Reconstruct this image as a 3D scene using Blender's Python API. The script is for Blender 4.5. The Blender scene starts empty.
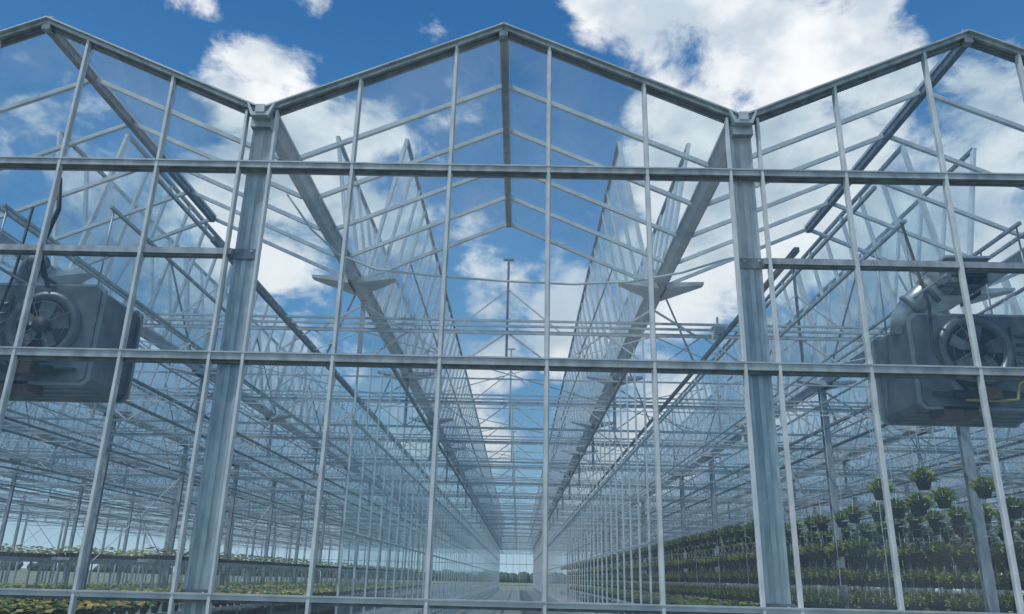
import bpy, math, random
from mathutils import Vector, Matrix
random.seed(4)
scene = bpy.context.scene
scene.view_settings.view_transform = 'Standard'
COL = scene.collection

# ------------------------------------------------------------------ materials
def new_mat(name):
    m = bpy.data.materials.new(name); m.use_nodes = True
    nt = m.node_tree
    for n in list(nt.nodes): nt.nodes.remove(n)
    out = nt.nodes.new('ShaderNodeOutputMaterial')
    return m, nt, out
def surf(name, c1, c2=None, rough=0.5, metal=0.0, scale=6.0, bump=0.0, detail=5, stretch=(1,1,1)):
    m, nt, out = new_mat(name)
    b = nt.nodes.new('ShaderNodeBsdfPrincipled')
    b.inputs['Roughness'].default_value = rough
    b.inputs['Metallic'].default_value = metal
    tc = nt.nodes.new('ShaderNodeTexCoord')
    mp = nt.nodes.new('ShaderNodeMapping'); mp.inputs['Scale'].default_value = stretch
    nt.links.new(tc.outputs['Object'], mp.inputs['Vector'])
    nz = nt.nodes.new('ShaderNodeTexNoise'); nz.inputs['Scale'].default_value = scale; nz.inputs['Detail'].default_value = detail
    nt.links.new(mp.outputs['Vector'], nz.inputs['Vector'])
    rp = nt.nodes.new('ShaderNodeValToRGB')
    rp.color_ramp.elements[0].position = 0.35; rp.color_ramp.elements[1].position = 0.65
    rp.color_ramp.elements[0].color = (*c1, 1); rp.color_ramp.elements[1].color = (*(c2 or c1), 1)
    nt.links.new(nz.outputs['Fac'], rp.inputs['Fac'])
    nt.links.new(rp.outputs['Color'], b.inputs['Base Color'])
    if bump:
        bp = nt.nodes.new('ShaderNodeBump'); bp.inputs['Strength'].default_value = bump
        nt.links.new(nz.outputs['Fac'], bp.inputs['Height']); nt.links.new(bp.outputs['Normal'], b.inputs['Normal'])
    nt.links.new(b.outputs['BSDF'], out.inputs['Surface'])
    return m
def glass(name, tint, veil, veil_col, refl=.5, base=.035):
    m, nt, out = new_mat(name)
    tr = nt.nodes.new('ShaderNodeBsdfTransparent'); tr.inputs['Color'].default_value = (*tint, 1)
    gl = nt.nodes.new('ShaderNodeBsdfGlossy'); gl.inputs['Roughness'].default_value = 0.03
    gl.inputs['Color'].default_value = (.9, .95, 1, 1)
    df = nt.nodes.new('ShaderNodeBsdfDiffuse'); df.inputs['Color'].default_value = (*veil_col, 1)
    tl = nt.nodes.new('ShaderNodeBsdfTranslucent'); tl.inputs['Color'].default_value = (*veil_col, 1)
    ad = nt.nodes.new('ShaderNodeMixShader')
    nt.links.new(df.outputs[0], ad.inputs[1]); nt.links.new(tl.outputs[0], ad.inputs[2])
    tc = nt.nodes.new('ShaderNodeTexCoord')
    # streaky dust film; its diffuse colour also paints in reflection haze
    mp = nt.nodes.new('ShaderNodeMapping'); mp.inputs['Scale'].default_value = (1.3,1.3,.45); mp.inputs['Rotation'].default_value=(0,.5,0)
    nt.links.new(tc.outputs['Object'], mp.inputs['Vector'])
    nz = nt.nodes.new('ShaderNodeTexNoise'); nz.inputs['Scale'].default_value = 1.1; nz.inputs['Detail'].default_value = 6
    nt.links.new(mp.outputs['Vector'], nz.inputs['Vector'])
    mr = nt.nodes.new('ShaderNodeMapRange')
    mr.inputs['From Min'].default_value = 0.35; mr.inputs['From Max'].default_value = 0.72
    mr.inputs['To Min'].default_value = veil*0.45; mr.inputs['To Max'].default_value = veil*1.9
    nt.links.new(nz.outputs['Fac'], mr.inputs['Value'])
    m1 = nt.nodes.new('ShaderNodeMixShader')
    nt.links.new(mr.outputs[0], m1.inputs[0]); nt.links.new(tr.outputs[0], m1.inputs[1]); nt.links.new(ad.outputs[0], m1.inputs[2])
    lw = nt.nodes.new('ShaderNodeLayerWeight'); lw.inputs['Blend'].default_value = .5
    pw = nt.nodes.new('ShaderNodeMath'); pw.operation='POWER'; pw.inputs[1].default_value=5
    nt.links.new(lw.outputs['Facing'], pw.inputs[0])
    ma = nt.nodes.new('ShaderNodeMath'); ma.operation='MULTIPLY_ADD'; ma.inputs[1].default_value=refl; ma.inputs[2].default_value=base
    nt.links.new(pw.outputs[0], ma.inputs[0])
    m2 = nt.nodes.new('ShaderNodeMixShader')
    nt.links.new(ma.outputs[0], m2.inputs[0]); nt.links.new(m1.outputs[0], m2.inputs[1]); nt.links.new(gl.outputs[0], m2.inputs[2])
    nt.links.new(m2.outputs[0], out.inputs['Surface'])
    return m

GALV = surf('galvanised_steel', (.27,.32,.36), (.46,.52,.56), .42, .3, 9, 0, 6, (1,1,.35))
GALVD = surf('dark_steel', (.12,.145,.17), (.22,.25,.28), .5, .3, 8)  # dark steel; on frame undersides it paints shade into the colour
ALU = surf('aluminium_profile', (.38,.45,.50), (.54,.61,.66), .4, .25, 5)
WHITE = surf('white_coated_steel', (.52,.59,.64), (.68,.74,.78), .5, .0, 5)
DARK = surf('dark_rubber_and_recess', (.012,.013,.015), (.03,.03,.035), .6, 0, 10)  # black rubber; also painted shade inside the fan and cowl
HEAT = surf('heater_sheet_metal', (.085,.10,.115), (.17,.19,.21), .4, .5, 4)
HEATL = surf('heater_edge_metal', (.22,.25,.27), (.34,.37,.39), .4, .5, 4)
DUCT = surf('duct_sheet_metal', (.34,.39,.43), (.54,.59,.63), .35, .6, 6)
YEL = surf('yellow_gas_hose', (.40,.31,.07), (.5,.38,.1), .5, 0, 8)
COPPER = surf('rusty_burner', (.08,.05,.035), (.17,.10,.06), .6, .3, 20)
POT = surf('dark_plastic_pot', (.012,.012,.012), (.03,.03,.03), .5, 0, 10)
LEAF = surf('basket_leaves', (.045,.11,.025), (.14,.24,.05), .6, 0, 14)
LEAFY = surf('yellow_green_leaves', (.20,.26,.05), (.42,.42,.08), .6, 0, 14)
PINK = surf('purple_pink_blooms', (.10,.03,.07), (.28,.07,.12), .6, 0, 14)
BLOOM = surf('orange_blooms', (.34,.22,.06), (.55,.42,.11), .6, 0, 14)
CONC = surf('concrete', (.24,.26,.27), (.36,.38,.39), .85, 0, 1.5, .1)
GRND = surf('gravel_and_grass', (.14,.18,.12), (.24,.27,.21), .95, 0, .6, .2)
TREE = surf('tree_foliage', (.05,.09,.075), (.10,.15,.11), .9, 0, 1.2, .4)  # foliage with distance haze mixed into the colour
TRUNK = surf('tree_bark', (.05,.04,.03), (.1,.08,.06), .9, 0, 4)
G_GABLE = glass('gable_glass', (.91,.96,.975), .075, (.46,.64,.73), .5, .05)  # bluish veil puts reflection haze into the pane colour
G_ROOF = glass('roof_glass', (.92,.965,.98), .075, (.58,.72,.80), .45, .05)
G_VENT = glass('vent_glass', (.82,.90,.93), .30, (.66,.78,.85), .4)
G_PART = glass('partition_glass', (.82,.92,.94), .12, (.38,.56,.64), .3)

# ------------------------------------------------------------------ mesh builder
class B:
    def __init__(s, name, mats, parent=None):
        s.name=name; s.mats=mats; s.v=[]; s.f=[]; s.m=[]; s.parent=parent; s.sm=[]
    def add(s, vs, fs, mi=0, smooth=False):
        o=len(s.v); s.v.extend([tuple(p) for p in vs])
        for f in fs: s.f.append([i+o for i in f]); s.m.append(mi); s.sm.append(smooth)
    def box(s, a, b, mi=0):
        x0,y0,z0=a; x1,y1,z1=b
        vs=[(x0,y0,z0),(x1,y0,z0),(x1,y1,z0),(x0,y1,z0),(x0,y0,z1),(x1,y0,z1),(x1,y1,z1),(x0,y1,z1)]
        s.add(vs, [(0,3,2,1),(4,5,6,7),(0,1,5,4),(1,2,6,5),(2,3,7,6),(3,0,4,7)], mi)
    def bar(s, p0, p1, w, h=None, mi=0, up=(0,0,1)):
        h = h or w
        p0=Vector(p0); p1=Vector(p1); d=(p1-p0).normalized(); up=Vector(up)
        if abs(d.dot(up))>.98: up=Vector((0,1,0)) if abs(d.y)<.9 else Vector((1,0,0))
        sx=d.cross(up).normalized()*(w/2); uz=sx.cross(d).normalized()*(h/2)
        vs=[p+sx*a+uz*b for p in (p0,p1) for a,b in ((-1,-1),(1,-1),(1,1),(-1,1))]
        s.add(vs, [(0,1,2,3),(7,6,5,4),(0,4,5,1),(1,5,6,2),(2,6,7,3),(3,7,4,0)], mi)
    def tube(s, pts, r, seg=10, mi=0, rs=None, cap=True):
        pts=[Vector(p) for p in pts]; rings=[]; vs=[]
        ref=None
        for i,p in enumerate(pts):
            d=(pts[min(i+1,len(pts)-1)]-pts[max(i-1,0)]).normalized()
            if ref is None: ref=Vector((0,0,1)) if abs(d.z)<.9 else Vector((1,0,0))
            a=d.cross(ref).normalized(); b=a.cross(d).normalized(); ref=b
            rr = rs[i] if rs else r
            for k in range(seg):
                t=2*math.pi*k/seg; vs.append(p+a*math.cos(t)*rr+b*math.sin(t)*rr)
        fs=[]
        for i in range(len(pts)-1):
            for k in range(seg):
                k2=(k+1)%seg; fs.append((i*seg+k,i*seg+k2,(i+1)*seg+k2,(i+1)*seg+k))
        if cap: fs.append(tuple(range(seg))[::-1]); fs.append(tuple((len(pts)-1)*seg+k for k in range(seg)))
        s.add(vs, fs, mi, seg>=8)
    def torus(s, c, R, r, mi=0, seg=32, axis='y'):
        pts=[]
        for k in range(seg):
            t=2*math.pi*k/seg
            pts.append(Vector(c)+Vector((math.cos(t)*R,0,math.sin(t)*R)))
        vs=[];fs=[];n=6
        for k in range(seg):
            t=2*math.pi*k/seg; rad=Vector((math.cos(t),0,math.sin(t)))
            for j in range(n):
                u=2*math.pi*j/n; vs.append(pts[k]+rad*math.cos(u)*r+Vector((0,math.sin(u)*r,0)))
        for k in range(seg):
            for j in range(n):
                fs.append((k*n+j,((k+1)%seg)*n+j,((k+1)%seg)*n+(j+1)%n,k*n+(j+1)%n))
        s.add(vs,fs,mi,True)
    def prism(s, poly, y0, y1, mi=0):
        n=len(poly)
        vs=[(x,y0,z) for x,z in poly]+[(x,y1,z) for x,z in poly]
        fs=[tuple(range(n)), tuple(range(2*n-1,n-1,-1))]+[(i,i+n,(i+1)%n+n,(i+1)%n) for i in range(n)]
        s.add(vs,fs,mi)
    def quad(s, a,b,c,d, mi=0): s.add([a,b,c,d],[(0,1,2,3)],mi)
    def make(s):
        me=bpy.data.meshes.new(s.name); me.from_pydata(s.v,[],s.f)
        for m in s.mats: me.materials.append(m)
        me.polygons.foreach_set('material_index', s.m); me.polygons.foreach_set('use_smooth', s.sm)
        me.update()
        o=bpy.data.objects.new(s.name, me); COL.objects.link(o)
        if s.parent: o.parent=s.parent
        return o
def empty(name, loc=(0,0,0)):
    e=bpy.data.objects.new(name,None); e.location=loc; COL.objects.link(e); return e

# ------------------------------------------------------------------ dimensions (metres)
X0=-2.66; BAY=4.8; EYE=1.6
ZG=EYE+4.36; ZR=EYE+5.42           # gutter, ridge
ZU=5.37; ZS=4.45; ZM=3.43; ZB=1.40 # gable rails
FIX=4.7; ROW=5.5; NROW=20; YEND=ROW*NROW
def gx(k): return X0+BAY*k
def rz(x):   # roof height at x
    t=((x-X0)%BAY)/BAY
    return ZG+(ZR-ZG)*(1-abs(2*t-1))

# ------------------------------------------------------------------ gable wall
wall=empty('wall_front')
g=B('gable_frame',[ALU,GALVD,GALV,WHITE],wall)
KL,KR=-3,3
XL,XR=gx(KL),gx(KR)
for z,w,mi in ((ZU,.07,2),(ZM,.075,2),(ZB,.05,0)):
    g.box((XL,-.045,z-w/2),(XR,.01,z+w/2),mi)
    g.box((XL,-.055,z+w/2-.014),(XR,-.045,z+w/2),0)
    g.box((XL,-.01,z-w/2-.025),(XR,.05,z-w/2),1)
for k in range(KL,KR):
    if k!=0:
        g.box((gx(k)+.1,-.03,ZS-.03),(gx(k+1)-.1,.03,ZS+.03),2)
        g.box((gx(k)+.1,-.01,ZS-.05),(gx(k+1)-.1,.05,ZS-.03),1)
    xa,xr,xb=gx(k),gx(k)+BAY/2,gx(k+1)
    for xs in (xa,xb):
        g.bar((xs,-.02,ZG+.0),(xr,-.02,ZR+.0),.07,.045,2)
        g.bar((xs,-.035,ZG+.03),(xr,-.035,ZR+.03),.10,.016,0)
        g.bar((xs,.02,ZG-.04),(xr,.02,ZR-.04),.06,.04,1)  # dark lower edge: underside shade of the rake put into its colour
    for j in range(1,5):
        x=xa+.96*j
        g.box((x-.013,-.05,.3),(x+.013,.02,rz(x)-.02),3)
        g.box((x-.024,-.02,.3),(x+.024,0,rz(x)-.02),0)
    g.box((xr-.045,-.05,ZR-.1),(xr+.045,.03,ZR+.06),2)      # apex cap
    g.box((xa+.14,-.05,.3),(xa+.165,.02,ZG+.02),3)
    g.box((xb-.165,-.05,.3),(xb-.14,.02,ZG+.02),3)
g.box((XL,-.08,0),(XR,.08,.3),2)
g.make()
gl=B('gable_glass_panes',[G_GABLE],wall)
for k in range(KL,KR):
    xa=gx(k)
    for j in range(5):
        a,b=xa+.96*j,xa+.96*(j+1)
        gl.quad((a,0.003,.3),(b,0.003,.3),(b,0.003,ZM),(a,0.003,ZM))
        gl.quad((a,0.003,ZM),(b,0.003,ZM),(b,0.003,ZU),(a,0.003,ZU))
        if j==2:
            xr=xa+BAY/2
            gl.add([(a,.003,ZU),(b,.003,ZU),(b,.003,rz(b)),(xr,.003,ZR),(a,.003,rz(a))],[(0,1,2,3,4)])
        else:
            za=ZG if j==0 else rz(a); zb=ZG if j==4 else rz(b)
            gl.quad((a,0.003,ZU),(b,0.003,ZU),(b,0.003,zb),(a,0.003,za))
gl.make()
c=B('gable_columns',[GALV,GALVD,ALU],wall)
for k in range(KL,KR+1):
    x=gx(k)
    c.box((x-.10,.06,0),(x+.10,.20,ZG-.05),0)         # box column
    c.box((x-.10,.052,0),(x-.075,.06,ZG-.05),2)        # rolled ribs
    c.box((x+.075,.052,0),(x+.10,.06,ZG-.05),2)
    c.box((x-.02,.054,0),(x+.02,.06,ZG-.05),2)
    for z in (ZU,ZM,ZS,ZB):                             # clamps with bolts
        c.box((x-.12,.03,z-.05),(x+.12,.06,z+.05),1)
        for sx in (-.07,.07): c.tube([(x+sx,.02,z+.02),(x+sx,.035,z+.02)],.012,8,2)
    c.prism([(x-.14,ZG+.07),(x-.12,ZG+.07),(x-.07,ZG-.03),(x+.07,ZG-.03),(x+.12,ZG+.07),(x+.14,ZG+.07),(x+.09,ZG-.07),(x-.09,ZG-.07)],-.1,.02,2)
    c.box((x-.10,-.03,ZG-.16),(x+.10,.06,ZG-.06),0)
    c.box((x-.045,-.11,ZG-.04),(x+.045,-.06,ZG+.05),2)
c.make()

# ------------------------------------------------------------------ greenhouse structure
gh=empty('greenhouse_structure')
gu=B('gutters',[GALV,GALVD,ALU],gh)
for k in range(-8,11):
    x=gx(k)
    gu.add([(x-.10,0,ZG+.06),(x-.045,0,ZG-.05),(x+.045,0,ZG-.05),(x+.10,0,ZG+.06),
            (x-.10,YEND,ZG+.06),(x-.045,YEND,ZG-.05),(x+.045,YEND,ZG-.05),(x+.10,YEND,ZG+.06)],
           [(0,1,5,4),(1,2,6,5),(2,3,7,6)],2)
    gu.bar((x-.11,0,ZG+.06),(x-.11,YEND,ZG+.06),.025,.025,2)
    gu.bar((x+.11,0,ZG+.06),(x+.11,YEND,ZG+.06),.025,.025,2)
gu.make()
rf=B('fixed_roof_bars',[ALU,GALVD,WHITE],gh)
rg=B('fixed_roof_glass',[G_ROOF],gh)
for k in range(-3,3):
    xa,xr,xb=gx(k),gx(k)+BAY/2,gx(k+1)
    rf.box((xr-.035,0,ZR-.09),(xr+.035,FIX,ZR-.01),1)  # ridge underside, its shade given by the darker steel colour
    rf.box((xr-.05,0,ZR-.01),(xr+.05,FIX,ZR+.03),0)
    for i in range(1,6):
        y=.94*i
        rf.bar((xa+.1,y,ZG+.03),(xr,y,ZR-.02),.045,.05,2 if i<5 else 0)
        rf.bar((xb-.1,y,ZG+.03),(xr,y,ZR-.02),.045,.05,2 if i<5 else 0)
    rg.quad((xa,0,ZG+.03),(xr,0,ZR),(xr,FIX,ZR),(xa,FIX,ZG+.03))
    rg.quad((xr,0,ZR),(xb,0,ZG+.03),(xb,FIX,ZG+.03),(xr,FIX,ZR))
rf.make(); rg.make()

# open hinged roof sections, standing up from the gutters
vb=B('open_roof_vent_bars',[WHITE,ALU,GALVD],gh)
vg=B('open_roof_vent_glass',[G_VENT],gh)
LX,LZ=.50,2.57; RX,RZ=-.45,2.60
for k in range(-5,7):
    x=gx(k)
    for (dx,dz,off) in ((LX,LZ,.12),(RX,RZ,-.12)):
        n=0; y=FIX+.2
        ymax=YEND-5 if -3<=k<=4 else 70
        while y<ymax:
            ye=y+ROW-.12
            p0=lambda yy:(x+off,yy,ZG+.1); p1=lambda yy:(x+off+dx,yy,ZG+.1+dz)
            vb.bar(p1(y),p1(ye),.06,.06,2); vb.bar(p0(y),p0(ye),.05,.05,1)
            for j in range(7):
                yy=y+(ye-y)*j/6
                vb.bar(p0(yy),p1(yy),.05,.10 if j in (0,6) else .075,0,(0,1,0))
            vb.bar((x+off+dx*.55,y+2.7,ZG+.1+dz*.55),(x+off+dx*.55+(.75 if dx>0 else -.75),y+2.7,ZG-.5),.03,.03,2)
            vg.quad(p0(y),p0(ye),p1(ye),p1(y))
            y+=ROW
vb.make(); vg.make()

# rows of interior columns
ic=B('interior_columns',[GALV,GALVD],gh)
for r in range(1,NROW+1):
    y=ROW*r
    for k in range(-8,11,2):
        if k==0: continue
        x=gx(k)
        ic.box((x-.07,y-.06,0),(x+.07,y+.06,ZG-.05),0)
        ic.box((x-.09,y-.02,0),(x+.09,y+.02,ZG-.05),1)
        ic.box((x-.16,y-.16,0),(x+.16,y+.16,.06),1)
ic.make()
# lattice trusses, pipes and braces
tr=B('lattice_trusses',[ALU,GALV,GALVD,WHITE],gh)
ZT1=EYE+3.81; ZT2=EYE+3.22
for r in range(1,NROW+1):
    y=ROW*r
    ka,kb=(-8,10)
    xa,xb=gx(ka),gx(kb)
    tr.bar((xa,y,ZT1),(xb,y,ZT1),.05,.05,1)
    tr.bar((xa,y,ZT2),(xb,y,ZT2),.045,.045,0)
    n=int((xb-xa)/.8)
    for i in range(n):
        x=xa+.8*i
        if i%2==0: tr.bar((x,y,ZT2),(x+.8,y,ZT1),.026,.026,3)
        else: tr.bar((x,y,ZT1),(x+.8,y,ZT2),.026,.026,3)
    for k in range(ka,kb+1):
        x=gx(k)
        tr.bar((x,y,ZT2),(x,y,ZG-.05),.07,.07,1)
        # gutter side plates
        if -4<=k<=6:
            for s in (-1,1):
                a0=y-1.0 if r==1 else y-.5
                tr.add([(x+s*.06,a0,ZG+.0),(x+s*.66,a0+.10,ZG+.06),(x+s*.66,a0+.24,ZG+.06),(x+s*.06,a0+.6,ZG+.0),
                        (x+s*.06,a0,ZG-.10),(x+s*.66,a0+.10,ZG+.02),(x+s*.66,a0+.24,ZG+.02),(x+s*.06,a0+.6,ZG-.10)],
                       [(0,1,2,3),(7,6,5,4),(0,4,5,1),(1,5,6,2),(2,6,7,3)],0)
        tr.bar((x-.7,y,ZT1),(x,y,ZG-.1),.03,.03,3); tr.bar((x+.7,y,ZT1),(x,y,ZG-.1),.03,.03,3)
        if k%2==0 and k not in (0,2) and r<NROW and r%2==1:
            tr.bar((x,y,ZT2),(x,y+ROW,1.6),.018,.018,3); tr.bar((x,y,1.6),(x,y+ROW,ZT2),.018,.018,3)
    # raised mid-bay posts
    for k in range(-4,5):
        xc=gx(k)+BAY/2
        tr.bar((xc,y,ZT2),(xc,y,EYE+5.1),.04,.04,0 if r>1 else 2)
        tr.bar((xc-.09,y,EYE+5.1),(xc+.09,y,EYE+5.1),.035,.035,0 if r>1 else 2)
        tr.bar((xc-.9,y,ZT1),(xc,y,ZT1+.75),.02,.02,3); tr.bar((xc+.9,y,ZT1),(xc,y,ZT1+.75),.02,.02,3)
    # horizontal diagonals in plan
    if r<NROW:
        for k in range(-6,8):
            x=gx(k)
            tr.bar((x,y,ZT1-.02),(x+BAY,y+ROW,ZT1-.02),.016,.016,3)
            tr.bar((x+BAY,y,ZT1-.02),(x,y+ROW,ZT1-.02),.016,.016,3)
tr.make()
pp=B('service_pipes',[ALU,GALV,WHITE,GALVD],gh)
for r in range(1,NROW+1):
    y=ROW*r-.25
    for dz in (.12,.03,-.09):
        pp.bar((gx(-8),y,ZT1+dz),(gx(10),y,ZT1+dz),.034,.034,0)
    y2=ROW*r-2.7
    if r>1:
        pp.bar((gx(-8),y2,ZT1-.1),(gx(10),y2,ZT1-.1),.028,.028,0)
        pp.bar((gx(-8),y2,ZT2-.1),(gx(10),y2,ZT2-.1),.022,.022,2)
for k in range(-7,10):
    for f,z,w in ((.12,ZT2-.06,.05),(.3,ZT1+.06,.035),(.42,ZT2-.3,.022),(.62,ZT2-.3,.022),(.75,ZT1+.06,.035),(.9,ZT2-.06,.05)):
        if k==0 and .2<f<.8: continue
        pp.bar((gx(k)+BAY*f,.4 if abs(k)>0 else 5.2,z),(gx(k)+BAY*f,YEND,z),w,w,1 if w<.04 else 3)
pp.make()
# far gable
fg=B('wall_back',[ALU,G_PART])
for i in range(int(18*BAY/.96)+1):
    x=gx(-8)+.96*i; fg.box((x-.02,YEND+.3,0),(x+.02,YEND+.34,min(rz(x),ZR)),0)
for z in (.6,ZM,ZU): fg.box((gx(-8),YEND+.3,z-.04),(gx(10),YEND+.35,z+.04),0)
fg.make()
# partitions along the centre aisle
pt=B('window_partition',[ALU,G_PART,WHITE])
for k in (0,1):
    x=gx(k); step=1.1; y=ROW
    while y<YEND:
        pt.bar((x,y,0),(x,y,ZG-.1),.03,.04,2); y+=step
    for z in (.5,2.2,3.9): pt.bar((x,ROW,z),(x,YEND,z),.035,.035,0)
    if k==0:
        pt.quad((x+.01,ROW,.1),(x+.01,YEND,.1),(x+.01,YEND,ZG-.1),(x+.01,ROW,ZG-.1),1)
pt.make()

# ------------------------------------------------------------------ sagging cable
cb=B('overhead_cable',[WHITE])
cps=[(-2.5,.55,5.35),(-2.2,.55,4.95),(-1.9,.55,4.68),(-1.5,.55,4.52),(-.9,.55,4.46),(-.2,.55,4.42),(.5,.55,4.40),(1.1,.55,4.44),(1.6,.55,4.55),(2.1,.55,4.72)]
cb.tube(cps,.012,6); cb.make()

# ------------------------------------------------------------------ unit heaters
def oct_poly(x0,x1,z0,z1,c):
    return [(x0+c,z0),(x1-c,z0),(x1,z0+c),(x1,z1-c),(x1-c,z1),(x0+c,z1),(x0,z1-c),(x0,z0+c)]
def heater(x0,x1,z0,z1,y0,y1,fx,fz,fr,side):
    e=empty('unit_heater',((x0+x1)/2,(y0+y1)/2,z0)); off=Vector(e.location)
    def fin(b):
        b.v=[tuple(Vector(p)-off) for p in b.v]; b.parent=e; b.make()
    b=B('casing',[HEAT,HEATL,DARK])
    b.prism(oct_poly(x0,x1,z0,z1,.05),y0,y1,0)
    b.prism(oct_poly(x0-.03,x1+.03,z0-.03,z1+.03,.06),y0+.02,y0+.06,1)
    b.prism(oct_poly(x0-.03,x1+.03,z0-.03,z1+.03,.06),y1-.07,y1-.02,1)
    for i in range(4):
        yy=y0+.15+(y1-y0-.3)*i/3
        b.box((x0+.1,yy,z0-.015),(x1-.1,yy+.02,z0),1)
    # front access panel with louvres
    px0,px1=(x0+.06,fx-fr-.06) if fx-x0>x1-fx else (fx+fr+.06,x1-.06)
    if px1-px0>.15:
        b.box((px0,y0-.025,z0+.12),(px1,y0,z1-.12),0)
        for i in range(7):
            zz=z0+.2+(z1-z0-.4)*i/6
            b.add([(px0+.03,y0-.025,zz),(px1-.03,y0-.025,zz),(px1-.03,y0-.06,zz-.035),(px0+.03,y0-.06,zz-.035),(px1-.03,y0-.025,zz-.04),(px0+.03,y0-.025,zz-.04)],[(0,1,2,3),(3,2,4,5)],0)
    fin(b)
    f=B('fan',[DUCT,DARK,GALVD,HEAT])
    n=32; prof=[(fr+.05,-.05),(fr,-.06),(fr-.03,-.045),(fr-.05,-.005)]
    vs=[];fs=[]
    for (R,dy) in [(fr+.06,0)]+prof:
        for k in range(n):
            t=2*math.pi*k/n; vs.append((fx+R*math.cos(t),y0+dy,fz+R*math.sin(t)))
    for i in range(4):
        for k in range(n): fs.append((i*n+k,i*n+(k+1)%n,(i+1)*n+(k+1)%n,(i+1)*n+k))
    f.add(vs,fs,3,True)
    f.tube([(fx,y0-.012,fz),(fx,y0-.004,fz)],fr-.03,32,1)  # black disc paints the shaded interior behind the blades
    f.tube([(fx,y0-.09,fz),(fx,y0-.01,fz)],.085,20,1)
    for k in range(5):
        t=2*math.pi*k/5+.3
        a=Vector((math.cos(t),0,math.sin(t))); s_=Vector((-math.sin(t),0,math.cos(t)))
        c0=Vector((fx,y0-.04,fz))
        f.add([c0+a*.07+s_*.03+Vector((0,-.015,0)),c0+a*.07-s_*.05+Vector((0,.015,0)),
               c0+a*(fr-.07)-s_*.10+Vector((0,.015,0)),c0+a*(fr-.05)+s_*.05+Vector((0,-.015,0)),
               c0+a*(fr*.5)+s_*.06+Vector((0,-.02,0))],[(0,1,2,3,4)],3)
    for R in (.16,.26,.34):
        if R<fr: f.torus((fx,y0-.075,fz),R,.0025,2)
    for k in range(4):
        t=math.pi*2*k/4+.5
        f.bar((fx+.06*math.cos(t),y0-.075,fz+.06*math.sin(t)),(fx+fr*math.cos(t),y0-.06,fz+fr*math.sin(t)),.008,.008,2)
    fin(f)
    h=B('hangers',[GALV,DARK])
    for hx in (x0+.12,x1-.12):
        for hy in (y0+.12,y1-.12):
            h.tube([(hx,hy,z1-.02),(hx,hy,ZT1)],.010,8)
        h.bar((hx,y0+.05,ZT1),(hx,ROW,ZT1),.035,.035,0)
    fin(h)
    q=B('burner_and_gas_line',[COPPER,YEL,DARK,GALVD])
    bz=z0+.1
    q.tube([(fx-.35,y0-.12,bz),(fx+.25,y0-.12,bz)],.035,14,2)
    q.box((fx-.12,y0-.2,bz-.06),(fx+.08,y0-.05,bz+.06),0)
    if side>0:
        q.tube([(fx-.25,y0-.14,bz-.07),(fx+.1,y0-.14,bz-.07),(fx+.25,y0-.16,bz-.06),(fx+.3,y0-.14,bz+.1),(fx+.45,y0-.1,bz+.2)],.014,8,1)
    q.tube([(fx-.2,y0-.1,bz+.05),(fx-.4,y0-.18,bz+.2),(fx-.48,y0-.1,bz+.45),(fx-.42,y0-.05,z1+.1),(fx-.5,y0+.1,ZT1)],.016,8,2)
    q.box((fx-.4,y0+.02,z0-.1),(fx-.05,y0+.3,z0),0)
    q.bar((x0+.1,y0-.03,bz+.02),(x1-.1,y0-.03,bz+.02),.04,.03,2)
    fin(q)
    return e,fin
E=EYE
eR,finR=heater(4.06,5.55,E+1.74,E+2.70,1.0,1.95,4.66,E+2.32,.33,1)
d=B('exhaust_duct',[DUCT,DARK,GALVD])
d.tube([(4.14,1.35,E+2.6),(4.14,1.3,E+2.76),(4.2,1.2,E+2.88),(4.46,1.0,E+3.12)],.14,20,0)
for p in ((4.17,1.22,E+2.85),(4.32,1.1,E+2.99)):
    d.tube([p,(p[0]+.03,p[1]-.02,p[2]+.025)],.155,20,2)
d.tube([(4.40,1.04,E+3.06),(4.48,.98,E+3.13),(4.55,.95,E+3.16)],.155,20,0)
hx0,hx1,hz0,hz1,hy0,hy1=4.36,4.78,E+2.98,E+3.22,.70,1.14   # rectangular weather cowl
d.box((hx0,hy0,hz1-.02),(hx1,hy1,hz1),2); d.box((hx0,hy0,hz0),(hx0+.02,hy1,hz1),2)
d.box((hx1-.02,hy0,hz0),(hx1,hy1,hz1),2); d.box((hx0,hy1-.02,hz0),(hx1,hy1,hz1),1); d.box((hx0,hy0+.15,hz0),(hx1,hy1,hz0+.02),2)  # black back plate paints the dark inside of the open cowl
d.box((hx0-.03,hy0-.03,hz1),(hx1+.03,hy1+.03,hz1+.025),0)
for i in range(3): d.box((hx0+.02,hy0+.03,hz0+.06+.06*i),(hx1-.02,hy0+.06,hz0+.08+.06*i),1)
finR(d)
eL,finL=heater(-5.95,-4.50,E+1.80,E+2.84,1.0,1.95,-5.03,E+2.38,.33,-1)
d=B('exhaust_duct',[DUCT,DARK,GALVD])
d.tube([(-5.55,1.3,E+2.8),(-5.55,1.3,E+3.0),(-5.45,1.2,E+3.12),(-5.3,1.1,E+3.16)],.11,18,2)
d.tube([(-5.05,.95,E+2.8),(-5.2,.9,E+3.2),(-5.1,.9,E+3.7),(-5.2,.95,E+4.1)],.025,8,1)
finL(d)

# sensor boxes on the truss
def sensor(x,y,z):
    s=B('climate_sensor',[WHITE,DARK,GALV])
    s.box((-.09,-.12,-.16),(.09,.05,.0),0); s.box((-.11,-.15,0),(.11,.06,.02),0)
    for i in range(4): s.box((-.08,-.125,-.04-.03*i),(.08,-.12,-.03-.03*i),1)
    s.bar((0,0,0),(0,0,.2),.03,.03,2)
    s.tube([(0,-.125,-.14),(0,-.16,-.14)],.02,10,1)
    o=s.make(); o.location=(x,y,z); o.parent=gh
sensor(3.1,5.1,ZT1+.0); sensor(5.0,10.6,ZT2-.1)

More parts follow.
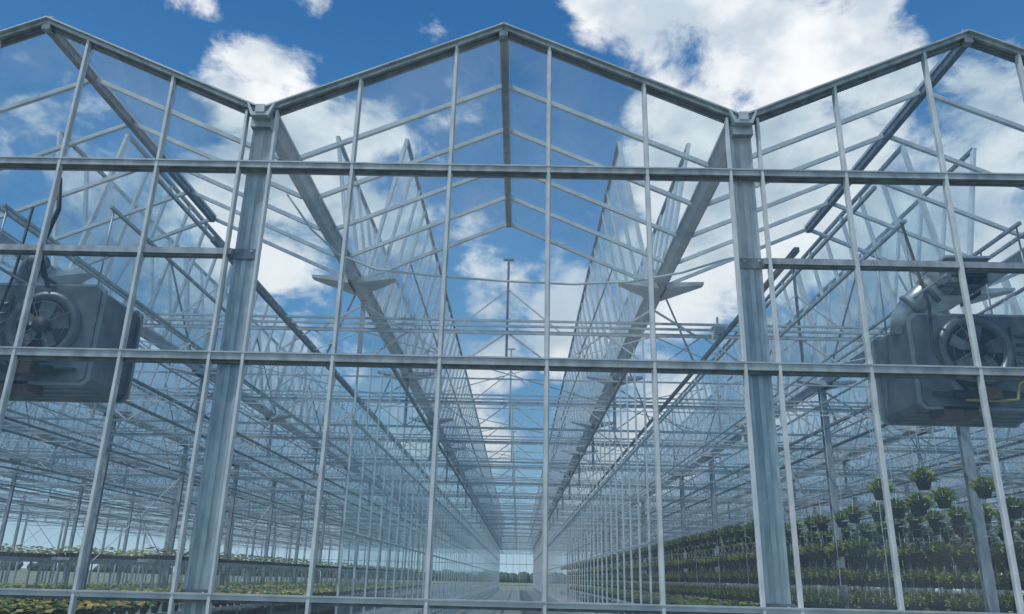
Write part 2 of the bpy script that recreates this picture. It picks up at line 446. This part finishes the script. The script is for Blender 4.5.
# ------------------------------------------------------------------ hanging baskets
SC=.82
def basket(name, leaf_mats, seed=1, third=None):
    b=B(name,[POT,leaf_mats[0],leaf_mats[1],GALV,third or leaf_mats[0]])
    b.tube([(0,0,-.12),(0,0,-.11),(0,0,.06),(0,0,.075)],.1,14,0,[.09,.10,.145,.155])
    rnd=random.Random(seed)
    for i in range(190):
        th=rnd.uniform(0,2*math.pi); ph=rnd.uniform(-.35,1.5)
        R=rnd.uniform(.10,.24)
        p=Vector((math.cos(th)*math.cos(ph)*R,math.sin(th)*math.cos(ph)*R,.07+math.sin(ph)*R*.75))
        a=Vector((rnd.uniform(-1,1),rnd.uniform(-1,1),rnd.uniform(-1,1))).normalized()
        n=p.normalized(); s_=a.cross(n).normalized(); t_=(n+Vector((0,0,-.3))).normalized(); L=rnd.uniform(.03,.06)
        b.add([p-t_*L,p+s_*L*.5,p+t_*L,p-s_*L*.5],[(0,1,2,3)],rnd.choice((1,1,2,1,2,4)))
    for k in range(3):
        t=2*math.pi*k/3
        b.bar((math.cos(t)*.145,math.sin(t)*.145,.07),(0,0,.42),.006,.006,3)
    b.bar((0,0,.42),(0,0,.72),.008,.008,3)
    b.v=[(p[0]*SC,p[1]*SC,p[2]*SC) for p in b.v]
    return b.make()
def instancer(name, pts, child):
    o0=Vector(pts[0])
    me=bpy.data.meshes.new(name); me.from_pydata([tuple(Vector(p)-o0) for p in pts],[],[])
    o=bpy.data.objects.new(name,me); COL.objects.link(o); o.location=o0
    child.parent=o; child.location=(0,0,0)
    o.instance_type='VERTS'
    return o
rows=[]; rows2=[]
rail=B('basket_rails',[GALV,WHITE])
for x in [5.35,6.15,7.7,8.7,9.9,10.9,12.4,13.6,14.8,16.0]:
    y0=5.3+random.random()*1.0
    zs=[2.75,2.2,1.72,1.25] if x>5.6 else [2.75]
    for zi,z in enumerate(zs):
        y=y0+zi*.35 + (5 if x<5.6 else 0)
        if x>5.6 and zi==1: y+=2
        if zi>=2: y+=2.6
        rail.bar((x,y-.3,z+.56),(x,95,z+.56),.025,.025,0)
        while y<95:
            (rows if random.random()<.6 else rows2).append((x+random.uniform(-.05,.05),y,z+random.uniform(-.03,.03)))
            y+=.46 if zi else .8
    y=7
    while y<95:
        rail.bar((x,y,1.6),(x,y,ZT2),.008,.008,1); y+=ROW/2
for i,(x,y,z) in enumerate(((5.30,5.0,2.90),(5.85,4.8,3.04),(6.42,5.4,2.84),(6.10,5.5,2.76),(6.82,5.0,2.96))):
    rows2.append((x,y,z)); rail.bar((x,y,z+.5),(x,y,ZT2-.1),.008,.008,1)
k1=basket('flower_basket',[LEAF,LEAFY],1,PINK); k2=basket('flower_basket_yellow',[LEAFY,LEAF],2)
hb=instancer('hanging_flower_baskets',rows,k1)
hb2=instancer('hanging_flower_baskets',rows2,k2)
o=rail.make(); o.parent=gh

# growing benches with flowers
def bench(x0,x1,y0,y1,fm,zt=.76,dens=1.0,hgt=.14):
    b=B('growing_bench',[GALV,fm,LEAF,POT])
    b.box((x0,y0,zt-.08),(x1,y1,zt),0)
    y=y0+.3
    while y<y1:
        for x in (x0+.1,x1-.1): b.box((x-.025,y-.025,0),(x+.025,y+.025,zt-.08),0)
        y+=3
    y=y0+.2
    while y<y1:
        x=x0+.15
        while x<x1:
            b.tube([(x,y,zt),(x,y,zt+.12)],.08,7,3,[.06,.08])
            for i in range(6):
                p=Vector((x+random.uniform(-.12,.12),y+random.uniform(-.12,.12),zt+.14+random.uniform(0,hgt)))
                s=.07; a=random.uniform(0,3)
                u=Vector((math.cos(a),math.sin(a),.3))*s; w=Vector((-math.sin(a),math.cos(a),.2))*s
                b.add([p-u,p+w,p+u,p-w],[(0,1,2,3)],1 if i<3 else 2)
            x+=.42/dens
        y+=(.5 if y<30 else 1.0)/dens
    b.make()
for i,x in enumerate((-17.5,-14.8,-12.0,-9.2)): bench(x,x+1.9,6,60,BLOOM if i%2 else LEAFY)
# raised shelves of blooming plants
for i,x in enumerate((-22.2,-18.6,-15.6,-13.0,-10.6)): bench(x,x+.5,16,80,BLOOM if i%2==0 else LEAFY,1.86,1.4,.2)
for i,x in enumerate((4.6,7.4,10.2,13.0)): bench(x,x+1.9,9,70,LEAFY)

# ------------------------------------------------------------------ ground
gr=B('ground',[GRND]); gr.quad((-400,-60,-.03),(400,-60,-.03),(400,600,-.03),(-400,600,-.03)); gr.make()
fl=B('floor',[CONC]); fl.box((gx(-8),-.1,-.03),(gx(10),YEND+.4,0)); fl.make()
# distant trees
tb=B('tree_line',[TREE,TRUNK])
for i in range(190):
    x=-240+i*2.6+random.uniform(-1,1); y=300+random.uniform(-12,12); s=random.uniform(2.0,3.6)
    tb.tube([(x,y,0),(x,y,s*.8)],.3,6,1,[.35,.2])
    for q in range(4):
        cx,cy,cz=x+random.uniform(-1,1)*s*.6,y+random.uniform(-1,1)*s*.3,s*(.4+.2*q*.5)
        rr=s*random.uniform(.5,.8)*(1-.12*q); vs=[];fs=[];nu,nv=9,6
        for a in range(nv+1):
            for c_ in range(nu):
                th=2*math.pi*c_/nu; ph=math.pi*a/nv; jr=rr*random.uniform(.85,1.15)
                vs.append((cx+jr*math.sin(ph)*math.cos(th),cy+jr*math.sin(ph)*math.sin(th),cz+jr*math.cos(ph)))
        for a in range(nv):
            for c_ in range(nu): fs.append((a*nu+c_,a*nu+(c_+1)%nu,(a+1)*nu+(c_+1)%nu,(a+1)*nu+c_))
        tb.add(vs,fs,0,True)
tb.make()

# ------------------------------------------------------------------ sky
w=bpy.data.worlds.new('sky'); scene.world=w; w.use_nodes=True
nt=w.node_tree
for n in list(nt.nodes): nt.nodes.remove(n)
N=lambda t: nt.nodes.new(t)
L=nt.links.new
out=N('ShaderNodeOutputWorld'); bg=N('ShaderNodeBackground'); L(bg.outputs[0],out.inputs[0])
tc=N('ShaderNodeTexCoord'); nrm=N('ShaderNodeVectorMath'); nrm.operation='NORMALIZE'; L(tc.outputs['Generated'],nrm.inputs[0])
D=nrm.outputs[0]
sep=N('ShaderNodeSeparateXYZ'); L(D,sep.inputs[0])
ramp=N('ShaderNodeValToRGB'); L(sep.outputs['Z'],ramp.inputs[0])
cr=ramp.color_ramp
cr.elements[0].position=0.0; cr.elements[0].color=(.48,.64,.74,1)
cr.elements[1].position=1.0; cr.elements[1].color=(.02,.07,.23,1)
for p,c_ in ((.08,(.29,.48,.63)),(.22,(.13,.33,.58)),(.42,(.075,.245,.52)),(.62,(.04,.16,.40))):
    e=cr.elements.new(p); e.color=(*c_,1)
def math_(op,a,b=None,cl=False):
    n=N('ShaderNodeMath'); n.operation=op; n.use_clamp=cl
    for i,v in enumerate((a,b)):
        if v is None: continue
        if isinstance(v,(int,float)): n.inputs[i].default_value=v
        else: L(v,n.inputs[i])
    return n.outputs[0]
def mapr(v,a,b,c0,c1,smooth=True):
    n=N('ShaderNodeMapRange'); n.interpolation_type='SMOOTHSTEP' if smooth else 'LINEAR'
    L(v,n.inputs['Value'])
    for k_,x_ in zip(('From Min','From Max','To Min','To Max'),(a,b,c0,c1)): n.inputs[k_].default_value=x_
    return n.outputs[0]
# cloud banks: azimuth, elevation, radius (deg), weight
banks=[(16.2,38.5,7,1.05),(22,36,6,1.1),(10,41,5,.95),(26.8,33,4,.9),(14.5,30,6,1.1),(17.7,25,7,1.1),(25,25.5,6.5,1.05),
 (31.6,22.5,7,1),(11.4,21,4.5,1),(4.4,17.5,4,.9),(-21.2,32.5,4.4,1.05),(-16.3,29.5,5.2,1.05),(-12.5,26,3.8,.85),(-20,24,5.5,.8),
 (-2,19.5,2.5,.5),(-21.3,37.6,3.0,.7),(-26,39,3.2,.6),(35,26,6,.85),(37,33.5,3,.5),(-28,18,5,.65),(-5,12,6,.65),(8,9,7,.8),(-16,12,6,.6),(22,14,7,.7),(-34,24,5,.45),
 (60,35,16,.8),(-70,40,18,.8),(120,30,20,.8),(-130,35,22,.8),(180,30,20,.9),(0,75,10,.7)]
acc=None
for az,el,r,wt in banks:
    a,e_=math.radians(az),math.radians(el)
    dv=(math.sin(a)*math.cos(e_),math.cos(a)*math.cos(e_),math.sin(e_))
    n=N('ShaderNodeVectorMath'); n.operation='DOT_PRODUCT'; L(D,n.inputs[0]); n.inputs[1].default_value=dv
    v=mapr(n.outputs['Value'],math.cos(math.radians(r*1.35)),math.cos(math.radians(r*.2)),0,wt)
    acc=v if acc is None else math_('MAXIMUM',acc,v)
mp=N('ShaderNodeMapping'); mp.inputs['Scale'].default_value=(1,1,1.5); L(D,mp.inputs[0])
nz=N('ShaderNodeTexNoise'); nz.inputs['Scale'].default_value=7; nz.inputs['Detail'].default_value=9; nz.inputs['Roughness'].default_value=.62
nz.inputs['Distortion'].default_value=.25; L(mp.outputs[0],nz.inputs['Vector'])
nn=mapr(nz.outputs['Fac'],.28,.72,-.78,.78,False)
dens=math_('ADD',acc,nn)
alpha=mapr(dens,.25,.88,0,1)
nz2=N('ShaderNodeTexNoise'); nz2.inputs['Scale'].default_value=8; nz2.inputs['Detail'].default_value=6; L(mp.outputs[0],nz2.inputs['Vector'])
shade=mapr(nz2.outputs['Fac'],.38,.60,0,1)
lowdim=mapr(sep.outputs['Z'],.05,.40,.72,1.0)
cc=N('ShaderNodeMix'); cc.data_type='RGBA'; L(shade,cc.inputs[0])
cc.inputs[6].default_value=(.56,.66,.76,1); cc.inputs[7].default_value=(.97,.99,1.01,1)
cd=N('ShaderNodeVectorMath'); cd.operation='SCALE'; L(cc.outputs[2],cd.inputs[0]); L(lowdim,cd.inputs['Scale'])
mx=N('ShaderNodeMix'); mx.data_type='RGBA'; L(alpha,mx.inputs[0]); L(ramp.outputs[0],mx.inputs[6]); L(cd.outputs[0],mx.inputs[7])
L(mx.outputs[2],bg.inputs[0]); bg.inputs[1].default_value=1.0

sd=bpy.data.lights.new('sun','SUN'); sd.energy=2.3; sd.angle=.009; sd.color=(1,.97,.92)
so=bpy.data.objects.new('sun',sd); COL.objects.link(so)
sdir=Vector((-.5,-.3,1.0)).normalized()   # towards the sun
so.rotation_euler=sdir.to_track_quat('Z','Y').to_euler(); so.location=(0,0,30)

# ------------------------------------------------------------------ camera
cam=bpy.data.cameras.new('camera'); co=bpy.data.objects.new('camera',cam); COL.objects.link(co)
F=784.0
cam.sensor_width=36; cam.lens=36*F/1024; cam.clip_end=2000
dy=Vector((6,-271,-F)).normalized(); dz=Vector((56,2295,-F)); dz=(dz-dy*dz.dot(dy)).normalized(); dx=dy.cross(dz)
M=Matrix((dx,dy,dz)).to_4x4(); M.translation=Vector((0,-6.82,EYE))
co.matrix_world=M
scene.camera=co
